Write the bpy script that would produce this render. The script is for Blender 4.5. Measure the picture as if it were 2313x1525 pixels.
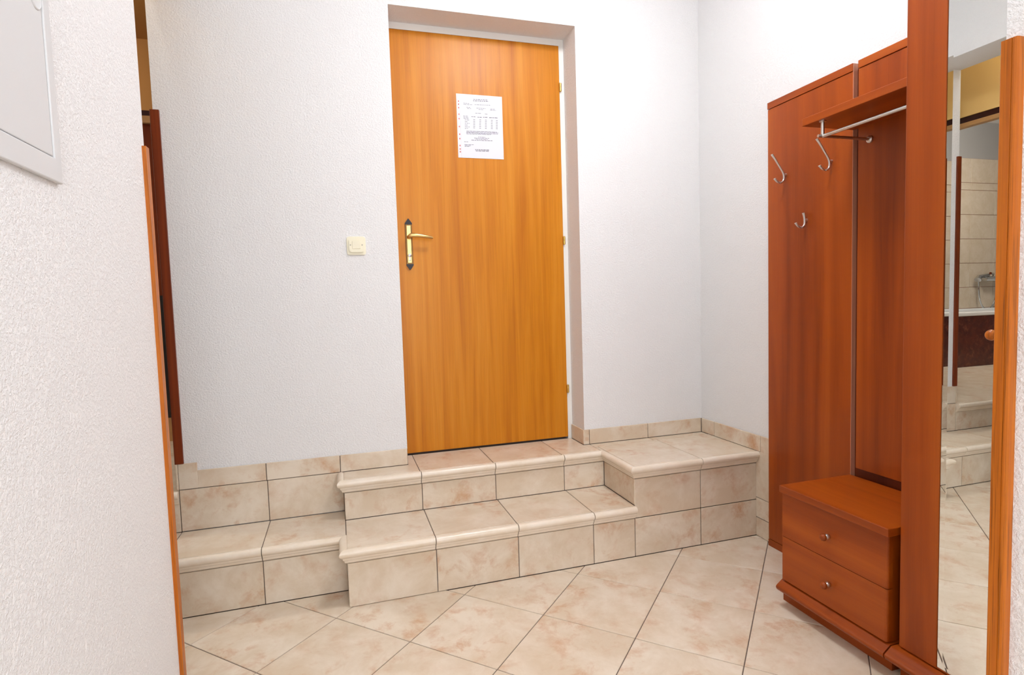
import bpy, bmesh, math, random
from mathutils import Vector, Matrix
random.seed(7)
for o in list(bpy.data.objects): bpy.data.objects.remove(o, do_unlink=True)
SC = bpy.context.scene
COL = SC.collection

# ------------------------------------------------------------------ camera
CAM = Vector((-1.8109, -2.5709, 1.1240))
RX, RY, RZ = -0.0654, 0.0316, -0.2932           # pitch, roll, yaw (camera looking along +Y)
cd = bpy.data.cameras.new('camera'); cam = bpy.data.objects.new('camera', cd); COL.objects.link(cam)
M = (Matrix.Rotation(RZ, 3, 'Z') @ Matrix.Rotation(RX, 3, 'X') @ Matrix.Rotation(RY, 3, 'Y') @ Matrix.Rotation(math.pi/2, 3, 'X'))
cam.matrix_world = Matrix.Translation(CAM) @ M.to_4x4()
cd.sensor_fit = 'HORIZONTAL'; cd.sensor_width = 36.0; cd.lens = 1288.2*36/2313
cd.clip_start = 0.02
SC.camera = cam

# ------------------------------------------------------------------ world, lights, exposure
W = bpy.data.worlds.new('world'); SC.world = W; W.use_nodes = True
W.node_tree.nodes['Background'].inputs[0].default_value = (1, 1, 1, 1)
W.node_tree.nodes['Background'].inputs[1].default_value = 0.3
def area(name, loc, target, sx, sy, power, color=(1, 1, 1)):
    l = bpy.data.lights.new(name, 'AREA'); l.shape = 'RECTANGLE'; l.size = sx; l.size_y = sy; l.energy = power; l.color = color
    o = bpy.data.objects.new(name, l); COL.objects.link(o); o.location = loc
    o.rotation_euler = (Vector(target)-Vector(loc)).to_track_quat('-Z', 'Y').to_euler()
    return o
area('window_daylight', (-1.50, -4.55, 1.55), (-1.50, 0, 1.45), 1.25, 1.9, 42, (0.955, 1.0, 1.06))
LAMP_HALL, LAMP_CORR, LAMP_BATH = 46.0, 12.0, 80.0
vs = SC.view_settings
vs.view_transform = 'Standard'; vs.look = 'None'; vs.gamma = 1.0; vs.use_curve_mapping = False
vs.exposure = 0.12

# ------------------------------------------------------------------ materials
def srgb(r, g, b):
    f = lambda c: (c/255/12.92 if c/255 <= .04045 else ((c/255+.055)/1.055)**2.4)
    return (f(r), f(g), f(b), 1)
def newmat(name):
    m = bpy.data.materials.new(name); m.use_nodes = True
    n = m.node_tree.nodes; b = n['Principled BSDF']
    return m, m.node_tree, n, m.node_tree.links, b
def plain(name, col, rough=.5, metal=0, spec=.5, emit=None, es=0, coat=0):
    m, t, n, l, b = newmat(name)
    b.inputs['Base Color'].default_value = col; b.inputs['Roughness'].default_value = rough
    b.inputs['Metallic'].default_value = metal; b.inputs['Specular IOR Level'].default_value = spec
    b.inputs['Coat Weight'].default_value = coat
    if emit: b.inputs['Emission Color'].default_value = emit; b.inputs['Emission Strength'].default_value = es
    return m
def ramp(n, stops):
    r = n.new('ShaderNodeValToRGB')
    e = r.color_ramp.elements
    while len(e) < len(stops): e.new(.5)
    for k, (p, c) in enumerate(stops): e[k].position = p; e[k].color = c
    return r
def coords(n, l, scale, rand=0.0):
    tc = n.new('ShaderNodeTexCoord'); mp = n.new('ShaderNodeMapping'); mp.inputs['Scale'].default_value = scale
    if rand:
        oi = n.new('ShaderNodeObjectInfo'); mu = n.new('ShaderNodeVectorMath'); mu.operation = 'MULTIPLY_ADD'
        cb = n.new('ShaderNodeCombineXYZ')
        for k in range(3):
            m1 = n.new('ShaderNodeMath'); m1.operation = 'MULTIPLY'; m1.inputs[1].default_value = rand*(1, 1.7, -2.3)[k]
            l.new(oi.outputs['Random'], m1.inputs[0]); l.new(m1.outputs[0], cb.inputs[k])
        ad = n.new('ShaderNodeVectorMath'); ad.operation = 'ADD'
        l.new(tc.outputs['Object'], ad.inputs[0]); l.new(cb.outputs[0], ad.inputs[1]); l.new(ad.outputs[0], mp.inputs['Vector'])
    else:
        l.new(tc.outputs['Object'], mp.inputs['Vector'])
    return mp
def noise(n, l, vec, scale, detail=4, rough=.55, dist=0):
    t = n.new('ShaderNodeTexNoise'); t.inputs['Scale'].default_value = scale; t.inputs['Detail'].default_value = detail
    t.inputs['Roughness'].default_value = rough; t.inputs['Distortion'].default_value = dist
    l.new(vec.outputs['Vector'], t.inputs['Vector']); return t
def mixc(n, l, fac, a, b, mode='MIX'):
    m = n.new('ShaderNodeMix'); m.data_type = 'RGBA'; m.blend_type = mode
    if hasattr(fac, 'is_linked'): l.new(fac, m.inputs[0])
    else: m.inputs[0].default_value = fac
    for s, v in ((6, a), (7, b)):
        if hasattr(v, 'is_linked'): l.new(v, m.inputs[s])
        else: m.inputs[s].default_value = v
    return m.outputs[2]
def plaster(name, col, strength=.58, dist=.0036):
    m, t, n, l, b = newmat(name)
    c = coords(n, l, (1, 1, 1)); c.inputs['Rotation'].default_value = (.6, .45, .8)
    b.inputs['Roughness'].default_value = .75; b.inputs['Specular IOR Level'].default_value = .25
    n1 = noise(n, l, c, 150, 4, .7, 0); n2 = noise(n, l, c, 34, 3, .5)
    r1 = ramp(n, [(.42, (0, 0, 0, 1)), (.66, (1, 1, 1, 1))]); l.new(n1.outputs['Fac'], r1.inputs[0])
    a = n.new('ShaderNodeMath'); a.operation = 'MULTIPLY_ADD'; a.inputs[1].default_value = .45
    l.new(n2.outputs['Fac'], a.inputs[0]); l.new(r1.outputs[0], a.inputs[2])
    bp = n.new('ShaderNodeBump'); bp.inputs['Strength'].default_value = strength; bp.inputs['Distance'].default_value = dist
    l.new(a.outputs[0], bp.inputs['Height']); l.new(bp.outputs[0], b.inputs['Normal'])
    b.inputs['Base Color'].default_value = col
    return m
def wood(name, dark, mid, light, axis='Z', cross=16, along=.9, rough=.33, fibre=.25, spec=.4, bump=.02, pores=0.0):
    m, t, n, l, b = newmat(name)
    s = [cross]*3; s['XYZ'.index(axis)] = along
    c = coords(n, l, s, 3.1)
    n1 = noise(n, l, c, 1.0, 5, .55, .5)
    r = ramp(n, [(.30, dark), (.50, mid), (.72, light)]); l.new(n1.outputs['Fac'], r.inputs[0])
    s2 = [260]*3; s2['XYZ'.index(axis)] = 5
    c2 = coords(n, l, s2, 3.1); n2 = noise(n, l, c2, 1.0, 2, .6)
    r2 = ramp(n, [(.32, tuple(x*.62 for x in mid[:3])+(1,)), (.55, mid)]); l.new(n2.outputs['Fac'], r2.inputs[0])
    col = mixc(n, l, fibre, r.outputs[0], r2.outputs[0])
    if pores:
        s3 = [420]*3; s3['XYZ'.index(axis)] = 7
        c3 = coords(n, l, s3, 3.1); n3 = noise(n, l, c3, 1.0, 2, .5)
        r3 = ramp(n, [(.55, (0, 0, 0, 1)), (.68, (1, 1, 1, 1))]); l.new(n3.outputs['Fac'], r3.inputs[0])
        mm = n.new('ShaderNodeMath'); mm.operation = 'MULTIPLY'; mm.inputs[1].default_value = pores
        l.new(r3.outputs[0], mm.inputs[0]); col = mixc(n, l, mm.outputs[0], col, tuple(x*.35 for x in mid[:3])+(1,))
    l.new(col, b.inputs['Base Color'])
    bp = n.new('ShaderNodeBump'); bp.inputs['Strength'].default_value = .25; bp.inputs['Distance'].default_value = bump*.02
    l.new(n2.outputs['Fac'], bp.inputs['Height']); l.new(bp.outputs[0], b.inputs['Normal'])
    b.inputs['Roughness'].default_value = rough; b.inputs['Specular IOR Level'].default_value = spec
    return m
def stone(name, base, warm, pale, rough=.32, blot=.55, scale=1.0):
    m, t, n, l, b = newmat(name)
    c = coords(n, l, (1, 1, 1), 37.0); c.inputs['Rotation'].default_value = (.5, .7, .3)
    n1 = noise(n, l, c, 6*scale, 7, .66, .35); n2 = noise(n, l, c, 13*scale, 6, .68, .25); n3 = noise(n, l, c, 4.2*scale, 3, .5, .2)
    r1 = ramp(n, [(.36, pale), (.60, base)]); l.new(n1.outputs['Fac'], r1.inputs[0])
    r2 = ramp(n, [(.50, (0, 0, 0, 1)), (.72, (1, 1, 1, 1))]); l.new(n2.outputs['Fac'], r2.inputs[0])
    r3 = ramp(n, [(.40, (.15, .15, .15, 1)), (.64, (1, 1, 1, 1))]); l.new(n3.outputs['Fac'], r3.inputs[0])
    mm = n.new('ShaderNodeMath'); mm.operation = 'MULTIPLY'; l.new(r2.outputs[0], mm.inputs[0]); l.new(r3.outputs[0], mm.inputs[1])
    m2 = n.new('ShaderNodeMath'); m2.operation = 'MULTIPLY'; m2.inputs[1].default_value = blot; l.new(mm.outputs[0], m2.inputs[0])
    col = mixc(n, l, m2.outputs[0], r1.outputs[0], warm)
    l.new(col, b.inputs['Base Color'])
    b.inputs['Roughness'].default_value = rough; b.inputs['Specular IOR Level'].default_value = .45
    bp = n.new('ShaderNodeBump'); bp.inputs['Strength'].default_value = .12; bp.inputs['Distance'].default_value = .002
    l.new(n2.outputs['Fac'], bp.inputs['Height']); l.new(bp.outputs[0], b.inputs['Normal'])
    return m

MT = {}
MT['plaster'] = plaster('white_plaster', (.905, .89, .88, 1))
MT['ceiling'] = plain('ceiling_white', (.92, .92, .92, 1), .9, spec=.1)
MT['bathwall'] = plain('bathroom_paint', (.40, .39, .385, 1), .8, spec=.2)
MT['ochre'] = plain('ochre_paint', srgb(200, 146, 84), .7, spec=.2)
MT['ochre_beam'] = plain('lightened_ochre_paint', srgb(246, 206, 132), .6, spec=.2)  # beam's ochre lightened in colour to offset the shade under the lintel
MT['door'] = wood('honey_oak_veneer', srgb(174, 97, 9), srgb(197, 121, 18), srgb(211, 139, 40), 'Z', 22, .8, .38, .22, .28)
W1, W2, W3 = srgb(120, 46, 6), srgb(155, 68, 10), srgb(176, 87, 19)
MT['cherry'] = wood('cherry_laminate', W1, W2, W3, 'Z', 9, .45, .34, .16, .32)
MT['cherry_y'] = wood('cherry_laminate_level', W1, W2, W3, 'Y', 11, .5, .34, .16, .32)
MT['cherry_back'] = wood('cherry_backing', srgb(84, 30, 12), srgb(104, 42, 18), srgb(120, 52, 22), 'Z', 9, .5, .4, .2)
MT['cherry_edge'] = wood('cherry_edge_band', srgb(200, 138, 108), srgb(214, 156, 126), srgb(224, 170, 142), 'Z', 30, .6, .25, .1)  # pale brown edge band; its pink glare is put into the colour
MT['oak'] = wood('oak_guard', srgb(158, 76, 8), srgb(184, 98, 14), srgb(202, 122, 34), 'Z', 70, 1.2, .36, .35, .35, pores=.7)
MT['oak_dark'] = wood('brown_guard', srgb(98, 36, 6), srgb(120, 46, 9), srgb(136, 58, 14), 'Z', 40, 1.2, .36, .25, .4)
MT['tile'] = stone('beige_marbled_tile', srgb(213, 194, 169), srgb(188, 124, 66), srgb(227, 213, 194), .30, .8)
MT['nosing'] = stone('cream_nosing', srgb(228, 212, 190), srgb(220, 194, 166), srgb(234, 221, 204), .22, .3, 1.6)
MT['grout'] = plain('grey_grout', srgb(112, 98, 90), .9, spec=.1)
MT['bathtile'] = stone('bathroom_tile', srgb(206, 190, 168), srgb(190, 160, 140), srgb(216, 202, 184), .16, .4, 1.4)
MT['bathgrout'] = plain('pink_grout', srgb(168, 120, 104), .9)
MT['tubtile'] = stone('dark_red_marble', srgb(92, 38, 28), srgb(140, 78, 60), srgb(72, 28, 22), .25, .7, 2.0)
MT['enamel'] = plain('white_enamel', (.86, .87, .88, 1), .12)
MT['metal'] = plain('satin_steel', (.66, .65, .63, 1), .28, 1.0)
MT['chrome'] = plain('chrome', (.6, .61, .62, 1), .12, 1.0)
MT['gold'] = plain('brass_hinge', srgb(214, 176, 96), .28, 1.0)
MT['brass'] = plain('antique_brass', srgb(206, 172, 112), .30, 1.0)
MT['brass_rim'] = plain('aged_brass_rim', srgb(120, 92, 56), .38, .9)
MT['black_iron'] = plain('blackened_brass', srgb(38, 34, 36), .35, .6)
MT['whitemetal'] = plain('white_enamelled_metal', (.66, .66, .66, 1), .42, spec=.4)
MT['frame'] = plain('white_door_frame', (.80, .77, .72, 1), .45)
MT['ivory'] = plain('ivory_plastic', srgb(232, 224, 196), .35)
MT['ivory2'] = plain('ivory_rocker', srgb(226, 217, 188), .3)
MT['screw'] = plain('screw_grey', srgb(150, 145, 130), .4, .7)
MT['paper'] = plain('paper_in_sleeve', (.72, .72, .77, 1), .3, spec=.5)
MT['sleeve'] = plain('sleeve_edge', (.80, .76, .80, 1), .25)
MT['ink'] = plain('grey_print', srgb(128, 124, 132), .6)
MT['redink'] = plain('red_print', srgb(196, 120, 116), .6)
MT['black'] = plain('black_gap', (.012, .009, .008, 1), .5)
MT['tan'] = plain('tan_wood', srgb(196, 150, 96), .5)
MT['darkwood'] = plain('very_dark_wood', srgb(52, 12, 6), .4)
MT['lamp'] = plain('lamp_glass', (.9, .9, .9, 1), .4, emit=(.955, .995, 1.05, 1), es=LAMP_HALL)
MT['lamp2'] = plain('lamp_glass_corridor', (.9, .9, .9, 1), .4, emit=(.955, .995, 1.05, 1), es=LAMP_CORR)
MT['lamp3'] = plain('lamp_glass_bath', (.9, .9, .9, 1), .4, emit=(1, .93, .84, 1), es=LAMP_BATH)
MT['added_tube'] = plain('added_tube_glow', (.9, .9, .9, 1), .4, emit=(1, .96, .9, 1), es=11.0)  # glow of the added tube over the beam
m, t, n, l, b = newmat('mirror_silver'); b.inputs['Base Color'].default_value = (.86, .88, .86, 1); b.inputs['Metallic'].default_value = 1; b.inputs['Roughness'].default_value = 0.0
MT['mirror'] = m

# ------------------------------------------------------------------ helpers
def wloc(o):
    v = Vector((0, 0, 0))
    while o: v += o.location; o = o.parent
    return v
def link(o, parent=None, kind=None, label=None, cat=None, group=None):
    COL.objects.link(o); o.parent = parent
    if kind: o['kind'] = kind
    if label: o['label'] = label
    if cat: o['category'] = cat
    if group: o['group'] = group
    return o
def thing(name, label, cat, loc, group=None, kind=None):
    o = bpy.data.objects.new(name, None); o.empty_display_size = .1; o.location = loc
    return link(o, None, kind, label, cat, group)
class MB:
    def __init__(s): s.bm = bmesh.new()
    def box(s, x0, x1, y0, y1, z0, z1, bev=0, seg=2):
        r = bmesh.ops.create_cube(s.bm, size=1)['verts']
        for v in r: v.co = Vector(((x0+x1)/2+v.co.x*(x1-x0), (y0+y1)/2+v.co.y*(y1-y0), (z0+z1)/2+v.co.z*(z1-z0)))
        if bev:
            es = list({e for v in r for e in v.link_edges})
            bmesh.ops.bevel(s.bm, geom=es, offset=bev, segments=seg, affect='EDGES', profile=.5)
        return s
    def prism(s, pts, axis, a, b):
        """polygon pts in the two other axes (cyclic order), extruded along axis from a to b (a,b may be functions of pt)"""
        fa = a if callable(a) else (lambda p: a); fb = b if callable(b) else (lambda p: b)
        def mk(p, h):
            if axis == 'X': return (h, p[0], p[1])
            if axis == 'Y': return (p[0], h, p[1])
            return (p[0], p[1], h)
        A = [s.bm.verts.new(mk(p, fa(p))) for p in pts]; B = [s.bm.verts.new(mk(p, fb(p))) for p in pts]
        fs = [s.bm.faces.new(A), s.bm.faces.new(B[::-1])]
        k = len(pts)
        for i in range(k): fs.append(s.bm.faces.new((A[i], B[i], B[(i+1) % k], A[(i+1) % k])))
        bmesh.ops.recalc_face_normals(s.bm, faces=fs)
        return s
    def tube(s, path, rad, seg=12, up=(0, 0, 1), cap=True):
        """sweep an ellipse along path; rad = list of (r_up, r_side) or float"""
        P = [Vector(p) for p in path]; rings = []
        for i, p in enumerate(P):
            t = (P[min(i+1, len(P)-1)]-P[max(i-1, 0)]).normalized()
            a = Vector(up) - t*t.dot(Vector(up))
            if a.length < 1e-4: a = Vector((1, 0, 0)) - t*t.x
            a.normalize(); c = t.cross(a)
            r = rad[i] if isinstance(rad, (list, tuple)) and isinstance(rad[0], (list, tuple)) else (rad, rad)
            rings.append([s.bm.verts.new(p + a*r[0]*math.cos(2*math.pi*k/seg) + c*r[1]*math.sin(2*math.pi*k/seg)) for k in range(seg)])
        fs = []
        for i in range(len(rings)-1):
            for k in range(seg): fs.append(s.bm.faces.new((rings[i][k], rings[i][(k+1) % seg], rings[i+1][(k+1) % seg], rings[i+1][k])))
        if cap: fs.append(s.bm.faces.new(rings[0][::-1])); fs.append(s.bm.faces.new(rings[-1]))
        bmesh.ops.recalc_face_normals(s.bm, faces=fs)
        return s
    def lathe(s, prof, origin, axis, seg=24):
        """prof list of (r, h) along axis direction"""
        ax = Vector(axis).normalized(); u = ax.orthogonal().normalized(); w = ax.cross(u); o = Vector(origin)
        rings = [[s.bm.verts.new(o+ax*h+(u*math.cos(2*math.pi*k/seg)+w*math.sin(2*math.pi*k/seg))*max(r, 1e-5)) for k in range(seg)] for r, h in prof]
        fs = []
        for i in range(len(rings)-1):
            for k in range(seg): fs.append(s.bm.faces.new((rings[i][k], rings[i][(k+1) % seg], rings[i+1][(k+1) % seg], rings[i+1][k])))
        fs.append(s.bm.faces.new(rings[0][::-1])); fs.append(s.bm.faces.new(rings[-1]))
        bmesh.ops.recalc_face_normals(s.bm, faces=fs)
        return s
    def obj(s, name, mat, parent=None, smooth=False, **kw):
        me = bpy.data.meshes.new(name)
        base = wloc(parent) if parent else Vector(kw.pop('loc', (0, 0, 0)))
        for v in s.bm.verts: v.co -= base
        s.bm.to_mesh(me); s.bm.free(); me.materials.append(MT[mat])
        if smooth:
            me.polygons.foreach_set('use_smooth', [True]*len(me.polygons))
            try: me.set_sharp_from_angle(angle=math.radians(42))
            except Exception: pass
        o = bpy.data.objects.new(name, me)
        if not parent: o.location = base
        return link(o, parent, **kw)
_cache = {}
def tile(parent, x0, x1, y0, y1, z0, z1, mat='tile', name='tile', bev=.0012):
    """one tile as its own object, mesh shared between tiles of equal size"""
    d = tuple(round(v, 4) for v in (x1-x0, y1-y0, z1-z0)); key = (d, mat)
    if key not in _cache:
        b = bmesh.new(); r = bmesh.ops.create_cube(b, size=1)['verts']
        for v in r: v.co = Vector((v.co.x*d[0], v.co.y*d[1], v.co.z*d[2]))
        bmesh.ops.bevel(b, geom=list(b.edges), offset=min(bev, min(d)*.3), segments=1, affect='EDGES')
        me = bpy.data.meshes.new(name); b.to_mesh(me); b.free(); me.materials.append(MT[mat]); _cache[key] = me
    o = bpy.data.objects.new(name, _cache[key])
    o.location = Vector(((x0+x1)/2, (y0+y1)/2, (z0+z1)/2)) - (wloc(parent) if parent else Vector((0, 0, 0)))
    return link(o, parent)
def polytile(parent, pts, z0, z1, mat='tile', name='tile'):
    cx = sum(p[0] for p in pts)/len(pts); cy = sum(p[1] for p in pts)/len(pts)
    m = MB(); m.prism([(p[0]-cx, p[1]-cy) for p in pts], 'Z', z0, z1)
    top = [e for e in m.bm.edges if all(abs(v.co.z-z1) < 1e-6 for v in e.verts)]
    bmesh.ops.bevel(m.bm, geom=top, offset=.0012, segments=1, affect='EDGES')
    me = bpy.data.meshes.new(name); m.bm.to_mesh(me); m.bm.free(); me.materials.append(MT[mat])
    o = bpy.data.objects.new(name, me); o.location = Vector((cx, cy, 0)) - (wloc(parent) if parent else Vector((0, 0, 0)))
    return link(o, parent)

# ------------------------------------------------------------------ key dimensions (metres)
XL, XB, XC = -1.826, -.634, -2.464            # left end of main steps, left end of the landing block, outer corner of back wall
YA, YB, YC = -.1266, -.4195, -.2832           # riser planes
Z1, Z2, NH = .2253, .3983, .056               # tread heights, nosing height
SK = .0741                                    # baseboard height
WL = -2.22                                    # left wall face
CR = -.79                                     # corridor right wall face
YR = -1.918                                   # where the corridor wall ends
TOP = 2.80
G = .0015                                     # half joint

# ------------------------------------------------------------------ structure
def wall(name, boxes, mat='plaster'):
    m = MB()
    for b in boxes: m.box(*b)
    return m.obj(name, mat, kind='structure')
wall('wall_back', [(XC, -1.545, 0, .24, 0, TOP), (-.676, .2, 0, .24, 0, TOP), (-1.545, -.676, 0, .24, 2.409, TOP)])
wall('wall_right', [(0, .2, YR-.1, 0, 0, TOP)])
wall('wall_corridor', [(CR, .2, -4.7, YR, 0, TOP)])
wall('wall_left', [(-2.46, WL, -4.7, -1.05, 0, TOP), (-2.46, WL, -1.05, 0, 2.414, TOP)])
wall('wall_rear', [(-2.46, -2.15, -4.75, -4.6, 0, TOP), (-.85, -.6, -4.75, -4.6, 0, TOP), (-2.15, -.85, -4.75, -4.6, 0, .55), (-2.15, -.85, -4.75, -4.6, 2.55, TOP)])
wall('ceiling', [(-6.2, .3, -4.8, 2.0, TOP, TOP+.1)], 'ceiling')
w = MB()
for a in (-2.15, -1.53, -.91): w.box(a, a+.06, -4.70, -4.64, .55, 2.55, .004)
for a in (.55, 2.49): w.box(-2.15, -.85, -4.70, -4.64, a, a+.06, .004)
w.obj('window_1', 'frame', kind='structure')
# bathroom shell
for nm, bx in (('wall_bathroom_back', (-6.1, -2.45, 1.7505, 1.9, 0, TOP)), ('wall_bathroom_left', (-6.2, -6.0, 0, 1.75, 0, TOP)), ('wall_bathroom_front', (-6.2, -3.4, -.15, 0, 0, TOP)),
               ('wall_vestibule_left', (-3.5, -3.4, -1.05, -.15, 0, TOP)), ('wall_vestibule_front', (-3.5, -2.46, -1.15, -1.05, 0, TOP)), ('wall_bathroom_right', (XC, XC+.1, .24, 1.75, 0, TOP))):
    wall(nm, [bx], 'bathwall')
wall('wall_partition', [(-3.2, XC, 1.47, 1.52, .39, TOP), (-3.2, XC, .24, 1.47, 2.77, TOP-.001)], 'ochre')

# floor: grout bed with diagonal tiles
fl = MB().box(-3.4, .1, -4.7, .0, -.06, -.0025).obj('floor', 'grout', kind='structure')
P = .472                                       # tile diagonal pitch
def clip(poly, a, b, c):                       # keep a*x+b*y<=c
    out = []
    for i in range(len(poly)):
        p, q = poly[i], poly[(i+1) % len(poly)]; dp = a*p[0]+b*p[1]-c; dq = a*q[0]+b*q[1]-c
        if dp <= 0: out.append(p)
        if (dp < 0 < dq) or (dq < 0 < dp):
            t = dp/(dp-dq); out.append((p[0]+(q[0]-p[0])*t, p[1]+(q[1]-p[1])*t))
    return out
def parea(p): return abs(sum(p[i][0]*p[(i+1) % len(p)][1]-p[(i+1) % len(p)][0]*p[i][1] for i in range(len(p))))/2
node = (-1.8735, -.4750)
hd = P/2 - .0021
dm = None
for i in range(-9, 10):
    for j in range(-9, 10):
        cx = node[0]+(i+j)*P/2; cy = node[1]+P/2+(i-j)*P/2
        if not (-3.3 < cx < .25 and -4.7 < cy < .1): continue
        poly = [(cx-hd, cy), (cx, cy-hd), (cx+hd, cy), (cx, cy+hd)]
        n0 = poly
        poly = clip(poly, 1, 0, -.004)
        if min(p[0] for p in poly or [(9, 9)]) >= XL-.002: poly = clip(poly, 0, 1, YB-.001)
        else: poly = clip(poly, 0, 1, YC-.001)
        if not poly: continue
        if cx < WL and cy < -1.05: poly = clip(poly, -1, 0, -WL)
        if poly and cx > CR-.1 and cy < YR: poly = clip(poly, 1, 0, CR)
        if len(poly) < 3 or parea(poly) < .0004: continue
        if poly == n0:
            if dm is None:
                m = MB().prism([(-hd, 0), (0, -hd), (hd, 0), (0, hd)], 'Z', -.008, 0)
                top = [e for e in m.bm.edges if all(abs(v.co.z) < 1e-6 for v in e.verts)]
                bmesh.ops.bevel(m.bm, geom=top, offset=.0012, segments=1, affect='EDGES')
                dm = bpy.data.meshes.new('tile'); m.bm.to_mesh(dm); m.bm.free(); dm.materials.append(MT['tile'])
            o = bpy.data.objects.new('tile', dm); o.location = (cx, cy, 0); link(o, fl)
        else: polytile(fl, poly, -.008, 0)
# bathroom floor and its front edge
bf = MB().box(-6.0, XC, .03, 1.75, 0, .3925).obj('floor_bathroom', 'grout', kind='structure')
for i in range(11):
    for j in range(6):
        x1 = XC-i*.333; y0 = .03+j*.333
        if y0 < 1.12: tile(bf, x1-.3315, x1-G, y0+G, min(y0+.3315, 1.13), .389, .395)

# ------------------------------------------------------------------ tiled steps
st = thing('entry_steps', 'beige marbled tile steps with rounded cream nosings leading up to the wooden door', 'steps', (-1.2, -.2, 0))
c = MB(); q = .0025
c.box(XL+q, -.0, YB+q, -.0005, .001, Z1-q); c.box(XL+q, -.0, YA+q, -.0005, Z1-.02, Z2-q); c.box(XB+q, 0, YB+q, -.0005, .001, Z2-q)
c.box(-1.5445, -.6765, -.01, .2, .001, Z2-q)
c.box(-3.39, XL+.02, YC+q, -.0005, .001, Z1-q); c.box(-3.39, XC-.0005, -.005, .03, .001, Z2-.003-q)
c.obj('step_core', 'grout', st)
T = .006
def rfront(y, xs, z0, z1):                     # riser tiles facing -Y
    for a, b in zip(xs, xs[1:]): tile(st, a+G, b-G, y, y+T, z0+G, z1-G)
def rside(x, ys, z0, z1):                      # riser tiles facing -X
    for a, b in zip(ys, ys[1:]): tile(st, x, x+T, a+G, b-G, z0+G, z1-G)
rfront(YB, [XL, -1.494, -1.161, -.829, XB], 0, Z1-NH)
rfront(YB, [XB, -.304, -.004], 0, Z1-NH); rfront(YB, [XB, -.304, -.004], Z1-NH, Z2-NH)
rfront(YA, [XL, -1.502, -1.1706, -.8387, XB], Z1, Z2-NH)
rfront(YC, [-3.13, -2.797, -2.464, -2.131, XL], 0, Z1-NH)
rfront(0-.0085, [-3.38, -3.13, -2.797, XC], Z1, Z2-NH)
rside(XB, [YB, YA], Z1, Z2-NH)
rside(XL, [YB, YC], 0, Z1-NH); rside(XL, [YA, -.0085], Z1, Z2-NH)
# treads
TT = {}
def tread(x0, x1, y0, y1, z): return tile(st, x0+G, x1-G, y0, y1-G, z-T, z, name='tread_tile')
xs = [XL, -1.4975, -1.165, -.833, XB]
low = [tread(a, b, YB, YA, Z1) for a, b in zip(xs, xs[1:])]
xl = [-3.13, -2.797, -2.464, -2.131, XL]
lef = [tread(a, b, YC, -.0085, Z1) for a, b in zip(xl, xl[1:])]
blk = [tread(XB, -.308, YB, -.062, Z2), tread(-.308, -.004, YB, -.062, Z2)]
def ptread(pts): return polytile(st, pts, Z2-T, Z2, name='tread_tile')
upp = [ptread([(XL, YA), (-1.508-G, YA), (-1.508-G, .15), (-1.5435, .15), (-1.5435, -.009), (XL, -.009)]),
       ptread([(-1.508+G, YA), (-1.179-G, YA), (-1.179-G, .15), (-1.508+G, .15)]),
       ptread([(-1.179+G, YA), (-.849-G, YA), (-.849-G, .15), (-1.179+G, .15)]),
       ptread([(-.849+G, YA), (XB-.02, YA), (XB-.02, -.009), (-.685, -.009), (-.685, .15), (-.849+G, .15)])]
ptread([(XB-.017, -.062+G), (-.326-G, -.062+G), (-.326-G, -.009), (XB-.017, -.009)])
ptread([(-.326+G, -.062+G), (-.009, -.062+G), (-.009, -.009), (-.326+G, -.009)])
ptread([(XB-.017, YA), (XB-G, YA), (XB-G, -.062-G), (XB-.017, -.062-G)])
# moulded nosing profile: o = outwards from riser, h = below tread top
PROF = [(-.004, -.004), (0, -.001), (.008, .0010), (.016, .0004), (.0225, -.0028), (.0265, -.0085), (.0275, -.0145), (.0260, -.0205), (.0215, -.0262),
        (.0165, -.0292), (.0155, -.0310), (.0158, -.0345), (.0135, -.0385), (.0100, -.0415), (.0096, -.0430), (.0098, -.0460), (.0075, -.0500), (.0035, -.0535), (.0005, -.0548), (-.004, -.0548)]
def nosing(parent, axis, plane, z, a, b, ma=0, mb=0):
    """axis 'X': runs along X facing -Y; axis 'Y': runs along Y facing -X. ma/mb: end shift per unit outwards"""
    m = MB()
    pts = [(plane-o, z+h) for o, h in PROF]
    m.prism(pts, axis, (lambda p: a + ma*(plane-p[0])), (lambda p: b + mb*(plane-p[0])))
    return m.obj('nosing', 'nosing', parent, smooth=True)
def run(tiles, axis, plane, z, cuts, ma=0, mb=0):
    k = len(cuts)-1
    for i in range(k):
        nosing(tiles[min(i, len(tiles)-1)], axis, plane, z, cuts[i]+(G if i or not ma else 0), cuts[i+1]-(G if i < k-1 else 0), ma if i == 0 else 0, mb if i == k-1 else 0)
run(low, 'X', YB, Z1, xs, -1, 0)
run([low[0]], 'Y', XL, Z1, [YB, YC], -1, -1)
run(lef, 'X', YC, Z1, xl, 0, -1)
run(upp, 'X', YA, Z2, [XL, -1.505, -1.175, -.844, XB], -1, -1)
run([upp[0]], 'Y', XL, Z2, [YA, -.0085], -1, 0)
run([blk[0]], 'Y', XB, Z2, [YB, YA], -1, -1)
run(blk, 'X', YB, Z2, [XB, -.308, -.003], -1, 0)
# bathroom threshold
th = [tile(st, a+G, b-G, -.004, .03, Z2-.003-T, Z2-.003, name='tread_tile') for a, b in ((-3.13, -2.797), (-2.797, XC-.001))]
run(th, 'X', -.0085, Z2-.003, [-3.13, -2.797, XC-.001])

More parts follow.
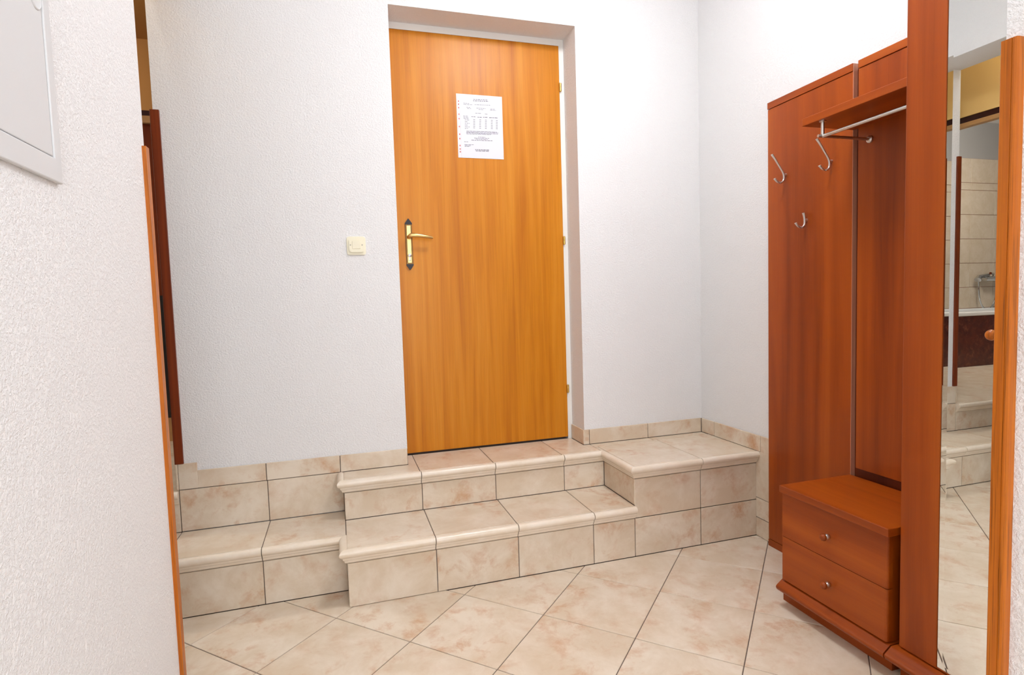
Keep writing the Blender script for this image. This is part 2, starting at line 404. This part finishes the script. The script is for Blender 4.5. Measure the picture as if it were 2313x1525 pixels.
# ------------------------------------------------------------------ tiled baseboards
bb = MB().box(XC, -1.545, -.0045, .0005, Z1, Z2+SK-.002).box(-.6765, -.004, -.0045, .0005, Z2-.001, Z2+SK-.002).box(-.6805, -.676, -.0045, .145, Z2-.001, Z2+SK-.002).obj('baseboard_back', 'grout', kind='structure')
def wt(x0, x1, z0, z1): tile(bb, x0+G, x1-G, -.008, -.001, z0+G, z1)
wt(XC, -2.392, Z2, .505); wt(-2.392-2*G, -2.1354, Z2, Z2+SK); wt(-2.1354, -1.837, Z2, Z2+SK); wt(-1.837, -1.545, Z2, Z2+SK)
wt(XC, -2.133, Z1, Z2-G); wt(-2.133, XL-.001, Z1, Z2-G)
tile(bb, XC-.008, XC, -.008, .02, Z2+G, .505)
wt(-.684, -.652, Z2, Z2+SK); wt(-.652, -.3256, Z2, Z2+SK); wt(-.3256, -.008, Z2, Z2+SK)
tile(bb, -.684, -.677, -.008+G, .145, Z2+G, Z2+SK)
br = MB().box(-.0045, .0005, -.60, 0, .001, Z2+SK-.002).obj('baseboard_right', 'grout', kind='structure')
def wr(y0, y1, z0, z1): tile(br, -.008, -.001, y0+G, y1-G, z0+G, z1)
wr(-.1155, -.008, Z2, Z2+SK); wr(-.4485, -.1155, Z2, Z2+SK)
tile(br, -.008, -.001, -.60, -.4485-G, Z2, Z2+SK, bev=.0002); tile(br, -.008, -.001, -.60, -.4205, .182+G, Z2, bev=.0002); wr(-.60, -.4485+.03, .088, .182-G); wr(-.60, -.4485+.03, 0, .088-G)
bl = MB().box(WL-.0005, WL+.0045, -4.6, -1.075, .001, SK-.002).obj('baseboard_left', 'grout', kind='structure')
for k in range(11): tile(bl, WL+.001, WL+.008, -1.075-.333*(k+1)+G, -1.075-.333*k-G, G, SK)

# ------------------------------------------------------------------ corner guards
def guard(label, cx, cy, z0, z1, sx, sy, wx, wy, t, mat, group=None):
    """L profile on a wall corner at (cx,cy); outside lies towards sx (X) and sy (Y). wx/wy leg lengths back along the wall"""
    ox, oy = cx+sx*t, cy+sy*t; r = t*.45
    pts = [(ox-sx*wx, oy), (ox-sx*r, oy), (ox-sx*r*.3, oy-sy*r*.3), (ox, oy-sy*r)] + ([(ox, oy-sy*wy*g) for g in (.60,)] + [(ox-sx*.0022, oy-sy*wy*.625), (ox, oy-sy*wy*.65)] if t > .012 else []) + [(ox, oy-sy*wy), (cx, oy-sy*wy), (cx, cy), (ox-sx*wx, cy)]
    m = MB().prism(pts, 'Z', z0, z1)
    return m.obj('corner_guard', mat, None, loc=(cx, cy, z0), label=label, cat='corner guard', group=group)
guard('orange-brown wooden corner guard on the wall end beside the white metal cabinet', WL, -1.05, .085, 1.50, 1, 1, .026, .0265, .0085, 'oak', )
gx, gy0, gy1 = CR-.0172, -1.944, -1.9205
MB().prism([(CR+.0005, gy0), (gx+.005, gy0), (gx+.0012, gy0+.0012), (gx, gy0+.004), (gx, gy0+.0064), (gx+.0015, gy0+.0070), (gx, gy0+.0076), (gx, gy1-.0015), (gx+.0015, gy1), (CR+.0005, gy1)], 'Z', .003, 1.50).obj(
    'corner_guard', 'oak', None, loc=(CR, YR, .003), label='wide oak corner guard with dark grain beside the tall mirror', cat='corner guard')
guard('dark brown wooden corner guard on the back wall end by the bathroom opening', XC, -.0, .5055, 1.905, -1, -1, .033, .035, .010, 'oak_dark')

# ------------------------------------------------------------------ room door
dr = thing('door_1', 'honey oak flush door in a deep white recess above the tiled steps', None, (-1.12, .17, Z2), kind='structure')
fr = MB()
fr.box(-1.60, -1.541, .152, .235, Z2-.03, 2.379).box(-.700, -.66, .152, .235, Z2-.03, 2.379).box(-1.6, -.66, .152, .235, 2.379, 2.42)
fr.obj('door_frame', 'frame', dr)
MB().box(-1.5405, -.7005, .150, .19, Z2+.009, 2.378, .002).obj('door_leaf', 'door', dr)
for zc in (2.176, 1.418, .659):
    h = MB().lathe([(.0045, -.021), (.0065, -.019), (.0065, -.001), (.0055, 0), (.0065, .001), (.0065, .019), (.0045, .021)], (-.6985, .1445, zc), (0, 0, 1), 12)
    h.obj('hinge', 'gold', dr, smooth=True)
# handle set: plate with dark pointed finials
hx, y0 = -1.4795, .150
pl = MB().box(hx-.0155, hx+.0155, y0-.006, y0+.001, 1.306, 1.494, .002).obj('handle_plate', 'brass_rim', dr)
MB().box(hx-.0105, hx+.0105, y0-.0085, y0-.004, 1.312, 1.487, .002).obj('plate_panel', 'brass', pl)
for s, zb in ((1, 1.492), (-1, 1.308)):
    prof = [(-.0165, 0), (-.0165, .006), (-.012, .012), (-.007, .019), (-.003, .025), (0, .0275), (.003, .025), (.007, .019), (.012, .012), (.0165, .006), (.0165, 0)]
    pts = [(hx+a, zb+s*b) for a, b in prof]
    f = MB().prism(pts if s > 0 else pts[::-1], 'Y', y0-.009, y0)
    f.obj('finial', 'black_iron', pl)
lz = 1.435
lv = MB().tube([(hx, y0-.004, lz-.002), (hx, y0-.035, lz-.002), (hx+.002, y0-.044, lz-.001), (hx+.010, y0-.050, lz+.001)], [(.0105, .0105), (.0095, .0095), (.010, .010), (.009, .008)], 14)
lv.tube([(hx-.004, y0-.049, lz), (hx+.006, y0-.051, lz+.0025), (hx+.03, y0-.051, lz+.002), (hx+.065, y0-.050, lz-.002), (hx+.098, y0-.047, lz-.008), (hx+.106, y0-.045, lz-.010)],
        [(.007, .005), (.0105, .007), (.0095, .0065), (.0075, .006), (.0075, .006), (.0045, .004)], 14)
lv.obj('handle_lever', 'brass', pl, smooth=True)
k = MB().lathe([(.0085, 0), (.0085, .002), (.007, .003)], (hx, y0-.0085, 1.347), (0, -1, 0), 18); k.box(hx-.004, hx+.004, y0-.0112, y0-.008, 1.322, 1.342, .001)
k.obj('lock_cylinder', 'metal', pl, smooth=True)
MB().box(hx-.001, hx+.001, y0-.0122, y0-.0105, 1.342, 1.352).obj('keyhole', 'black', pl)

# notice in a punched plastic sleeve
NX0, NX1, NZ0, NZ1, NY = -1.2285, -1.003, 1.811, 2.109, .1497
nt = thing('paper_notice', 'white printed price sheet in a punched plastic sleeve taped to the wooden door', 'notice', (-1.115, NY, 1.811))
MB().box(NX0+.0165, NX1, NY-.0016, NY, NZ0, NZ1).obj('sheet', 'paper', nt)
MB().box(NX0, NX0+.016, NY-.0012, NY, NZ0, NZ1).obj('sleeve_strip', 'sleeve', nt)
def u2w(x, y):                                  # unit position on the sheet
    fx = (x-245-(y-170)*.035)/835; fz = (y-170-(x-245)*.07)/1150
    return NX0+fx*(NX1-NX0), NZ1-fz*(NZ1-NZ0)
ik = MB()
def words(x0, x1, y, h=9, w0=22, w1=60, gap=9):
    x = x0
    while x < x1:
        e = min(x+random.uniform(w0, w1), x1)
        a, z = u2w(x, y+(x-x0)*.05); b, _ = u2w(e, y+(e-x0)*.05); dz = h/1150*(NZ1-NZ0)
        ik.box(a, b, NY-.0019, NY-.0015, z-dz, z); x = e+gap
for a in [(555, 812, 268, 13), (550, 835, 292, 15), (375, 480, 338), (375, 545, 360), (580, 865, 365), (430, 500, 412), (440, 515, 434), (610, 780, 430), (650, 745, 455), (868, 960, 446), (862, 972, 466), (590, 705, 520), (765, 820, 538),
          (372, 455, 570), (520, 605, 582, 12), (632, 715, 590, 14), (735, 820, 592, 14), (845, 935, 602, 14), (945, 1003, 606, 14), (375, 465, 592), (378, 470, 614)]: words(*a)
for r in range(6):
    for cx in (570, 680, 785, 895, 988):
        words(cx-16, cx+18, 636+r*30+(cx-570)*.05, 10, 30, 40)
    words(400, 460 if r % 2 else 490, 640+r*31, 9)
for r, (a, b2) in enumerate(((430, 990), (430, 1020), (425, 1010), (430, 880))): words(a, b2, 842+r*17, 9, 30, 80, 7)
for a in [(645, 775, 955), (570, 850, 972), (600, 820, 990), (520, 910, 1008, 11), (390, 460, 1035), (395, 560, 1085), (400, 510, 1105), (398, 490, 1120), (590, 845, 1182, 15), (600, 840, 1204, 14)]: words(*a)
ik.obj('printed_text', 'ink', nt, kind='stuff')
rk = MB()
for y in (295, 350, 412, 530, 610, 752, 890, 970, 1095, 1158, 1208):
    a, z = u2w(278+(y-300)*.035, y); rk.box(a-.0005, a+.0055, NY-.0016, NY-.0011, z-.0065, z+.0005)
rk.obj('sleeve_mark', 'redink', nt, kind='stuff')

# light switch
sw = thing('light_switch', 'ivory square light switch with rocker on the white wall beside the door', 'switch', (-1.7245, 0, 1.379))
def rrect(cx, cz, w, h, r, k=5):
    out = []
    for sx, sz, a0 in ((1, 1, 0), (-1, 1, 90), (-1, -1, 180), (1, -1, 270)):
        for i in range(k+1):
            a = math.radians(a0+90*i/k); out.append((cx+sx*(w/2-r)+r*math.cos(a), cz+sz*(h/2-r)+r*math.sin(a)))
    return out
m = MB().prism(rrect(-1.7245, 1.379, .079, .079, .011), 'Y', -.006, .002); 
ed = [e for e in m.bm.edges if all(abs(v.co.y+.006) < 1e-6 for v in e.verts)]; bmesh.ops.bevel(m.bm, geom=ed, offset=.002, segments=2, affect='EDGES')
m.obj('base_plate', 'ivory', sw)
m = MB().prism(rrect(-1.7235, 1.3815, .067, .067, .016), 'Y', -.013, -.005)
ed = [e for e in m.bm.edges if all(abs(v.co.y+.013) < 1e-6 for v in e.verts)]; bmesh.ops.bevel(m.bm, geom=ed, offset=.003, segments=2, affect='EDGES')
m.obj('cover', 'ivory', sw)
rk = MB().box(-1.7415, -1.7075, -.0150, -.010, 1.3655, 1.3985, .001); rk.obj('rocker', 'ivory2', sw)
for x in (-1.7485, -1.7000): MB().lathe([(.0028, 0), (.0028, .001), (.002, .0016)], (x, -.0125, 1.382), (0, -1, 0), 10).obj('screw', 'screw', sw)

# ------------------------------------------------------------------ coat rack wall panels
PX = -.030
cr = thing('coat_rack', 'reddish brown panelled coat rack with shelf and clothes rail on the right wall', 'coat rack', (PX, -.95, 0))
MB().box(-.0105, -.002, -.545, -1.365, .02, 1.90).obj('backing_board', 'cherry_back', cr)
p1 = MB().box(PX, -.011, -.946, -.526, .032, 1.8925, .0012).obj('panel', 'cherry', cr)
MB().box(PX-.002, -.011, -.946, -.526, 0, .030, .001).obj('bottom_rail', 'cherry_y', cr)
MB().box(PX-.003, -.004, -.946, -.526, 1.894, 1.921, .0012).obj('cap_rail', 'cherry_y', cr)
MB().box(PX-.0005, -.011, -.9475, -.9462, .032, 1.92).obj('edge_band', 'cherry_edge', cr)
MB().box(PX, -.011, -1.365, -.968, .472, 1.8925, .0012).obj('panel', 'cherry', cr)
MB().box(PX-.003, -.004, -1.365, -.968, 1.894, 1.921, .0012).obj('cap_rail', 'cherry_y', cr)
MB().box(-.255, PX+.001, -1.372, -.947, 1.688, 1.7135, .0015).obj('shelf', 'cherry_y', cr)
rl = MB().tube([(-.235, -1.016, 1.638), (-.235, -1.372, 1.638)], .0055, 14).obj('clothes_rail', 'metal', cr, smooth=True)
MB().tube([(-.254, -1.016, 1.638), (PX+.001, -1.016, 1.638)], .005, 14).lathe([(.013, 0), (.013, .004), (.010, .008), (.006, .009)], (PX, -1.016, 1.638), (-1, 0, 0), 20).obj('rail_arm', 'metal', rl, smooth=True)
MB().tube([(-.235, -1.016, 1.634), (-.235, -1.016, 1.685)], .0055, 14).lathe([(.011, 0), (.011, .004), (.006, .006)], (-.235, -1.016, 1.6885), (0, 0, -1), 18).obj('rail_post', 'metal', rl, smooth=True)
def hook(y, pts, label):
    P2 = [(x, y, z) for x, z in pts]
    # smooth subdivision (Catmull-Rom)
    Q = [Vector(p) for p in P2]; out = []
    for i in range(len(Q)-1):
        a, b2, c2, d2 = Q[max(i-1, 0)], Q[i], Q[i+1], Q[min(i+2, len(Q)-1)]
        for k in range(4):
            t = k/4; out.append(.5*((2*b2)+(c2-a)*t+(2*a-5*b2+4*c2-d2)*t*t+(3*b2-a-3*c2+d2)*t**3))
    out.append(Q[-1]); nn = len(out)
    rad = []
    for i in range(nn):
        u = i/(nn-1); e = abs(2*u-1)
        rad.append((.0045 - .0014*e, .0042 + .0022*e**4))
    o = MB().tube(out, rad, 12, up=(-1, 0, 0))
    i0 = min(range(nn), key=lambda i: -out[i].x)
    a = out[i0]
    o.lathe([(.0065, 0), (.006, .006), (.004, .012)], (PX+.0005, a.y, a.z+.008), (-1, 0, 0), 14)
    o.obj('coat_hook', 'metal', None, smooth=True, loc=(PX, y, a.z), label=label, cat='hook', group='steel coat hooks on the panel')
big = [(-.099, 1.680), (-.083, 1.662), (-.068, 1.643), (-.048, 1.617), (-.0395, 1.598), (-.0415, 1.579), (-.054, 1.569), (-.071, 1.5715), (-.086, 1.584)]
hook(-.628, big, 'long curved steel coat hook near the free edge of the brown panel')
hook(-.855, big, 'long curved steel coat hook just below the shelf end')
hook(-.737, [(-.046, 1.430), (-.0405, 1.411), (-.0395, 1.389), (-.045, 1.377), (-.058, 1.373), (-.071, 1.378), (-.083, 1.390)], 'short steel coat hook lowest on the brown panel')

# ------------------------------------------------------------------ drawer bench
FX = -.338
def plank_profile(x0):                          # (x, z)
    return [(x0, .052), (-.330, .052), (-.345, .054), (-.356, .060), (-.360, .068), (-.359, .074), (-.352, .080), (-.340, .0885), (-.332, .094), (x0, .096)]
bn = thing('drawer_bench', 'low reddish brown bench cabinet with two drawers under the coat shelf', 'cabinet', (-.18, -1.15, 0))
MB().box(FX+.02, -.012, -1.352, -.947, .096, .418).obj('carcass', 'cherry', bn)
MB().box(-.352, -.032, -1.366, -.9475, .418, .4425, .002).obj('bench_top', 'cherry_y', bn)
def drawer(z0, z1):
    r = .010
    pts = [(FX+.0205, -.9475), (FX, -.9475), (FX, -1.346)] + [(FX+.008-.008*math.cos(a), -1.346-.008*math.sin(a)) for a in [math.radians(x) for x in (18, 36, 54, 72, 90)]] + [(FX+.0205, -1.354)]
    d = MB().prism(pts, 'Z', z0, z1).obj('drawer_front', 'cherry_y', bn)
    return d
def knob(parent, y, z, x0):
    MB().lathe([(.0050, 0), (.0085, .002), (.0094, .006), (.0088, .010), (.0060, .014), (.0055, .016)], (x0, y, z), (-1, 0, 0), 20).obj('knob_stem', 'metal', parent, smooth=True)
    MB().lathe([(.0070, .0), (.0105, .002), (.0120, .006), (.0112, .010), (.0080, .0135), (.0035, .0150)], (x0-.015, y, z), (-1, 0, 0), 22).obj('knob_cap', 'cherry', parent, smooth=True)
d1 = drawer(.2575, .4165); d2 = drawer(.0985, .2555)
knob(d1, -1.147, .333, FX); knob(d2, -1.150, .175, FX)
MB().box(-.306, -.03, -1.345, -.917, 0, .054).obj('plinth', 'cherry_y', bn)
MB().prism([(x, z) for x, z in plank_profile(-.06)], 'Y', -1.360, -.940).obj('plinth_plank', 'cherry_y', bn, smooth=True)

# ------------------------------------------------------------------ tall mirror cabinet
MXF = -.320
mc = thing('mirror_cabinet', 'tall reddish brown cabinet with a full-length mirror front beside the bench', 'cabinet', (-.18, -1.64, 0))
ya, yb = -1.377, -1.910
MB().box(MXF+.018, -.012, yb+.004, ya-.004, .09, 1.965).obj('carcass', 'cherry', mc)
MB().box(MXF, MXF+.0185, -1.4835, ya, .099, 1.97, .0018).obj('stile', 'cherry', mc)
MB().box(MXF, MXF+.0185, yb, -1.80, .099, 1.97, .0018).obj('stile', 'cherry', mc)
MB().box(MXF+.003, MXF+.0185, -1.80, -1.4835, .0985, .101).obj('mirror_ledge', 'cherry_y', mc)
# mirror glass, bevelled rim (the rim is a hair proud of the field, as its wedge bends the picture)
b = bmesh.new(); y1, y2, z1, z2 = -1.4845, -1.799, .101, 1.969; xm = MXF+.003; w = .0135; e = .00018
V = [b.verts.new(p) for p in [(xm-e, y1, z1), (xm-e, y2, z1), (xm-e, y2, z2), (xm-e, y1, z2), (xm, y1-w, z1+w*.9), (xm, y2+w, z1+w*.9), (xm, y2+w, z2-w), (xm, y1-w, z2-w),
     (xm+.006, y1, z1), (xm+.006, y2, z1), (xm+.006, y2, z2), (xm+.006, y1, z2)]]
for f in ((4, 5, 6, 7), (0, 1, 5, 4), (1, 2, 6, 5), (2, 3, 7, 6), (3, 0, 4, 7), (0, 8, 9, 1), (1, 9, 10, 2), (2, 10, 11, 3), (3, 11, 8, 0), (8, 11, 10, 9)): b.faces.new([V[i] for i in f])
bmesh.ops.recalc_face_normals(b, faces=b.faces)
mm = MB(); mm.bm.free(); mm.bm = b
mm.obj('mirror_glass', 'mirror', mc)
MB().box(-.300, -.03, yb, -1.367, 0, .054).obj('plinth', 'cherry_y', mc)
MB().prism([(x, z) for x, z in plank_profile(-.06)], 'Y', yb, -1.3645).obj('plinth_plank', 'cherry_y', mc, smooth=True)
kk = MB().lathe([(.008, 0), (.008, .002), (.006, .006), (.006, .016)], (xm, -1.613, 1.006), (-1, 0, 0), 20).obj('knob_stem', 'metal', mc, smooth=True)
MB().lathe([(.0070, .0), (.0110, .002), (.0130, .007), (.0118, .012), (.0080, .0160), (.0035, .0175)], (xm-.015, -1.613, 1.006), (-1, 0, 0), 24).obj('knob_cap', 'oak', kk, smooth=True)

# ------------------------------------------------------------------ white metal cabinet on the left wall
mb = thing('meter_cabinet', 'flush white metal meter cabinet with a hinged door on the left wall', 'cabinet', (WL, -1.75, 1.326))
by0, by1, bz0, bz1 = -2.05, -1.503, 1.326, 1.98
f = MB().box(WL, WL+.008, by1-.022, by1, bz0, bz1, .002).box(WL, WL+.008, by0, by0+.022, bz0, bz1, .002).box(WL, WL+.008, by0+.018, by1-.018, bz0, bz0+.036, .002).box(WL, WL+.008, by0+.018, by1-.018, bz1-.036, bz1, .002)
f.obj('frame', 'whitemetal', mb)
cdoor = MB().box(WL, WL+.0065, by0+.0235, by1-.0235, bz0+.0375, bz1-.0375, .0015).obj('door_panel', 'whitemetal', mb)
MB().lathe([(.016, 0), (.016, .0015), (.0145, .0022), (.012, .0012), (.004, .0012)], (WL+.006, -1.543, 1.588), (1, 0, 0), 28).obj('lock', 'whitemetal', cdoor, smooth=True)

# ------------------------------------------------------------------ beyond the left opening: pelmet, bathroom
BZ0, BZ1, BZ2 = 2.199, 2.161, 2.134
pm = thing('boxed_beam', 'ochre boxed beam with dark groove and tan lower edge inside the bathroom opening', 'beam', (-2.715, -.4, 2.14))
MB().box(-2.740, -2.700, -1.049, .30, BZ0, TOP-.001).obj('beam_board', 'ochre_beam', pm)
MB().box(-2.740, -2.710, -1.049, .30, BZ1, BZ0).obj('groove', 'darkwood', pm)
MB().box(-2.745, -2.700, -1.049, .30, BZ2, BZ1+.001, .003).obj('lower_edge', 'tan', pm)
cb = thing('bathroom_cupboard', 'tall dark brown cupboard seen through the gap beside the back wall corner', 'cupboard', (-2.9, 1.25, .395))
MB().box(-3.12, -2.60, 1.02, 1.469, .395, 2.14).obj('carcass', 'oak_dark', cb)
MB().box(-3.12, -2.60, 1.00, 1.469, 2.175, 2.205).obj('top_board', 'darkwood', cb)
MB().box(-3.12, -2.60, .995, 1.469, 2.139, 2.176).obj('top_rail', 'tan', cb)
MB().box(-3.10, -2.69, 1.005, 1.021, .53, 1.21).obj('dark_door_panel', 'black', cb)
MB().box(-3.12, -2.60, 1.008, 1.021, .395, .528).obj('base_panel', 'tan', cb)
# bathtub
tb = thing('bathtub', 'built-in white bathtub with a dark red marble tile front', 'bathtub', (-4.6, 1.4, .395))
MB().box(-6.0, -3.30, 1.135, 1.16, .395, .852).obj('tub_front', 'tubtile', tb)
m = MB().box(-6.0, -3.30, 1.125, 1.20, .852, .888, .008).box(-6.0, -3.3, 1.68, 1.75, .852, .888, .008).box(-6.0, -5.8, 1.19, 1.69, .852, .888, .008).box(-3.5, -3.3, 1.19, 1.69, .852, .888, .008)
m.box(-5.82, -3.48, 1.18, 1.70, .48, .50); m.box(-5.82, -3.48, 1.18, 1.20, .48, .86); m.box(-5.82, -3.48, 1.68, 1.70, .48, .86); m.box(-5.82, -5.8, 1.18, 1.7, .48, .86); m.box(-3.5, -3.48, 1.18, 1.7, .48, .86)
m.obj('tub_rim', 'enamel', tb)
# wall tiles over the tub
tp = MB().box(-6.0, -3.21, 1.7455, 1.7505, .888, 2.425).obj('wall_tiling', 'bathgrout', kind='structure')
rows = [.89, 1.108, 1.357, 1.606, 1.855, 2.104, 2.179, 2.425]
for z0, z1 in zip(rows, rows[1:]):
    for i in range(9):
        x1 = -3.40-.342*i+.001
        if x1 < -5.98: continue
        tile(tp, max(x1-.339, -5.998), x1, 1.741, 1.749, z0+.002, z1-.002, 'bathtile')
# mixer tap with hose
tx, tz, ty = -5.36, 1.19, 1.741
tap = thing('bath_mixer', 'chrome bath mixer with a looped hose on the bathroom tile wall', 'tap', (tx, ty, tz-.1))
MB().tube([(tx-.12, ty-.06, tz), (tx+.12, ty-.06, tz)], .026, 16).tube([(tx-.08, ty, tz), (tx-.08, ty-.06, tz)], .016, 12).tube([(tx+.08, ty, tz), (tx+.08, ty-.06, tz)], .016, 12).obj('mixer_body', 'chrome', tap, smooth=True)
MB().tube([(tx-.01, ty-.07, tz), (tx-.01, ty-.17, tz-.005), (tx-.01, ty-.20, tz-.04)], .015, 12).obj('spout', 'chrome', tap, smooth=True)
MB().tube([(tx, ty-.06, tz+.02), (tx, ty-.06, tz+.05), (tx+.10, ty-.10, tz+.055)], .012, 12).obj('lever', 'chrome', tap, smooth=True)
MB().tube([(tx+.05, ty-.05, tz+.04), (tx+.19, ty-.05, tz+.02), (tx+.22, ty-.06, tz-.01)], [(.016, .016), (.022, .022), (.03, .03)], 12).obj('shower_head', 'chrome', tap, smooth=True)
hp = []
for i in range(33):
    a = math.pi*(i/32); hp.append((tx+.06+.13*math.cos(a), ty-.05, tz-.06-.26*math.sin(a)**.8))
MB().tube([(tx+.20, ty-.05, tz)]+hp+[(tx-.07, ty-.05, tz)], .0075, 8).obj('hose', 'chrome', tap, smooth=True)

# ------------------------------------------------------------------ ceiling lamps and an added unseen tube light
def lamp(x, y, r, mat, label):
    o = thing('ceiling_lamp', label, 'lamp', (x, y, TOP))
    MB().lathe([(r*.55, 0), (r*.55, -.02), (r*.5, -.025)], (x, y, TOP+.001), (0, 0, 1), 28).obj('lamp_base', 'whitemetal', o, smooth=True)
    MB().lathe([(r*.5, -.02), (r*.9, -.035), (r, -.06), (r*.92, -.09), (r*.65, -.115), (r*.3, -.128), (.002, -.13)], (x, y, TOP), (0, 0, 1), 28).obj('lamp_shade', mat, o, smooth=True)
lamp(-.88, -1.05, .19, 'lamp', 'round white glass ceiling lamp over the tiled steps')
lamp(-1.50, -3.10, .19, 'lamp2', 'round white glass ceiling lamp in the narrow corridor')
tl = thing('added_tube_light', 'added unseen tube light behind the wall lintel that brightens the ochre beam', 'lamp', (-2.53, -.52, TOP))  # unseen light, added only to brighten the beam in the mirror
MB().box(-2.555, -2.505, -.97, -.07, TOP-.03, TOP+.001, .004).obj('added_light_housing', 'whitemetal', tl)
MB().tube([(-2.53, -.95, TOP-.045), (-2.53, -.09, TOP-.045)], .016, 14).obj('tube', 'added_tube', tl, smooth=True)
lamp(-4.2, .75, .17, 'lamp3', 'round white glass ceiling lamp in the bathroom')
